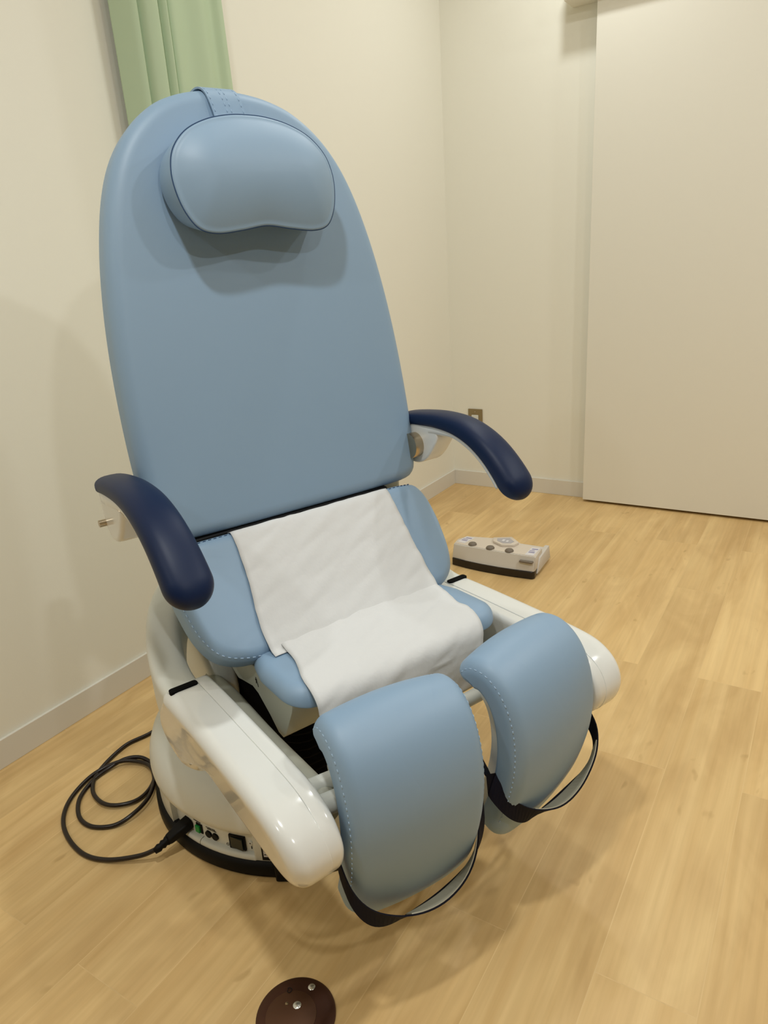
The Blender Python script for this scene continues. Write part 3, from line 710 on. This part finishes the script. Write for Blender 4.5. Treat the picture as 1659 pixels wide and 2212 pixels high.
# strap over the top of the backrest
sp = [f_back(-0.002, 0.650, 0.012), f_back(-0.004, 0.685, 0.0065), f_back(-0.008, 0.710, 0.0045), f_back(-0.011, 0.7275, -0.0015), f_back(-0.014, 0.737, -0.0125), f_back(-0.016, 0.7402, -0.026), f_back(-0.017, 0.7402, -0.05), f_back(-0.018, 0.733, -0.066), f_back(-0.018, 0.700, -0.083), f_back(-0.018, 0.60, -0.0835)]
sp = cr(sp, 40); bm = bmesh.new(); ribbon(bm, sp, [Vector((0, 1, 0))]*40, 0.060, 0.003); strap = link('strap', bm, M['vinyl'], head, angle=60)
for k in (-0.026, -0.004, 0.004, 0.026):
    stitches('stitching', [p+Vector((0, k, 0))+(bn*0.0016+bv*0.0008) for p in sp[3:18]], M['thread'], strap, r=0.0006)

# ------------------------------------------------------------------ tissue paper on the seat
pp = tag(empty('paper_sheet', (0.623, -2.007, 0), PHI), 'white tissue paper sheet spread over the blue seat', 'paper sheet')
def sheet(name, path, yl, yr, n=60, m=40, t=0.0006):
    """path: list of (x, z); yl, yr: list of y at matching path fractions"""
    pth = cr(path, n); bm = bmesh.new(); rows = []
    YL = cr([(i/(len(yl)-1), y) for i, y in enumerate(yl)], n); YR = cr([(i/(len(yr)-1), y) for i, y in enumerate(yr)], n)
    for i, p in enumerate(pth):
        t_ = (pth[min(i+1, n-1)]-pth[max(i-1, 0)]).normalized(); nn = Vector((t_.y, -t_.x))
        if nn.y < 0 and nn.x < 0: nn = -nn
        row = []
        for j in range(m+1):
            y = YL[i].y+(YR[i].y-YL[i].y)*j/m
            wv = 0.0010*(math.sin(y*38+i*0.33)+math.sin(y*17-i*0.21+1))+0.0007*math.sin(y*90+i*0.7)
            row.append(bm.verts.new((p.x+nn.x*abs(wv)*1.0, y, p.y+nn.y*abs(wv)*1.0)))
        rows.append(row)
    grid_faces(bm, rows, False); thicken(bm, t)
    return link(name, bm, M['paper'], pp)
def lpt(b, off): q = v0+ld_*b+ln_*off; return (q.x, q.z)
sheet('upper_sheet', [lpt(-0.004, -0.030), lpt(-0.0045, -0.016), lpt(0.004, -0.002), lpt(0.03, 0.0012), lpt(0.08, 0.0015), lpt(0.13, 0.0015), lpt(0.18, 0.002), lpt(0.205, 0.004), (0.246, 0.4525), (0.262, 0.4495)],
      [-0.150, -0.152, -0.152, -0.154, -0.156, -0.160, -0.165, -0.168, -0.168, -0.168], [0.190, 0.190, 0.190, 0.191, 0.191, 0.192, 0.194, 0.196, 0.198, 0.198])
sheet('lower_sheet', [(0.237, 0.4590), (0.244, 0.4560), (0.262, 0.4522), (0.30, 0.4508), (0.35, 0.4500), (0.372, 0.4460), (0.390, 0.4390), (0.400, 0.4260), (0.4020, 0.4050), (0.4015, 0.380), (0.3990, 0.350), (0.396, 0.318)],
      [-0.146, -0.147, -0.150, -0.158, -0.168, -0.172, -0.173, -0.172, -0.170, -0.168, -0.166], [0.196, 0.196, 0.190, 0.182, 0.184, 0.178, 0.172, 0.166, 0.160, 0.156, 0.152])

# ------------------------------------------------------------------ power cord (floor coil, plug in the base)
pc_ = tag(empty('power_cord', (0.35, -2.30, 0)), 'dark brown power cord coiled on the floor beside the chair base', 'power cord')
W_ = [(0.02, -1.75, 0.006), (0.10, -1.93, 0.005), (0.213, -2.085, 0.005), (0.200, -2.182, 0.005), (0.222, -2.272, 0.005), (0.262, -2.318, 0.006), (0.315, -2.337, 0.009), (0.355, -2.329, 0.010), (0.378, -2.296, 0.006), (0.375, -2.258, 0.005), (0.352, -2.222, 0.005), (0.318, -2.199, 0.006),
      (0.281, -2.199, 0.013), (0.252, -2.222, 0.014), (0.236, -2.262, 0.007), (0.238, -2.305, 0.005), (0.262, -2.352, 0.005), (0.308, -2.385, 0.005), (0.355, -2.390, 0.005), (0.396, -2.366, 0.006), (0.412, -2.330, 0.013), (0.404, -2.284, 0.014), (0.372, -2.240, 0.013), (0.33, -2.212, 0.012),
      (0.290, -2.208, 0.010), (0.248, -2.232, 0.013), (0.222, -2.285, 0.007), (0.238, -2.352, 0.005), (0.278, -2.402, 0.005), (0.335, -2.432, 0.005), (0.405, -2.445, 0.005), (0.462, -2.432, 0.007), (0.520, -2.402, 0.018), (0.552, -2.381, 0.033)]
cable = [Vector(p)-Vector((0.35, -2.30, 0)) for p in W_]
bm = bmesh.new(); tube(bm, cr(cable, 420), 0.0046, 12); link('cable', bm, M['cord'], pc_)
# plug: axis from the cable end to the socket in the base
def chair_pt(x, y, z):
    c_, s_ = math.cos(PHI), math.sin(PHI); return Vector((0.623+x*c_-y*s_, -2.007+x*s_+y*c_, z))
th = math.radians(-77); soc = chair_pt(0.312*math.cos(th), 0.312*math.sin(th), 0.055)-Vector((0.35, -2.30, 0))
end = cable[-1]; ax = (soc-end)
bm = bmesh.new(); frame_sweep(bm, [end-ax*0.12, end+ax*0.02, end+ax*0.08, end+ax*0.14, end+ax*0.2, end+ax*0.26, end+ax*0.32], circle(1, 16), scale=lambda u: (0.0055+0.0022*(round(u*6) % 2)+0.002*u,)*2); link('strain_relief', bm, M['black'], pc_)
bm = bmesh.new(); frame_sweep(bm, [end+ax*u for u in (0.28, 0.34, 0.55, 0.62, 0.66, 1.0)], [(p.x, p.y) for p in rrect(-1, -0.75, 1, 0.75, 0.3, 32)], scale=lambda u: (0.0085+0.0045*min(1, u*1.6), 0.0085+0.004*min(1, u*1.6))); link('plug', bm, M['black'], pc_)
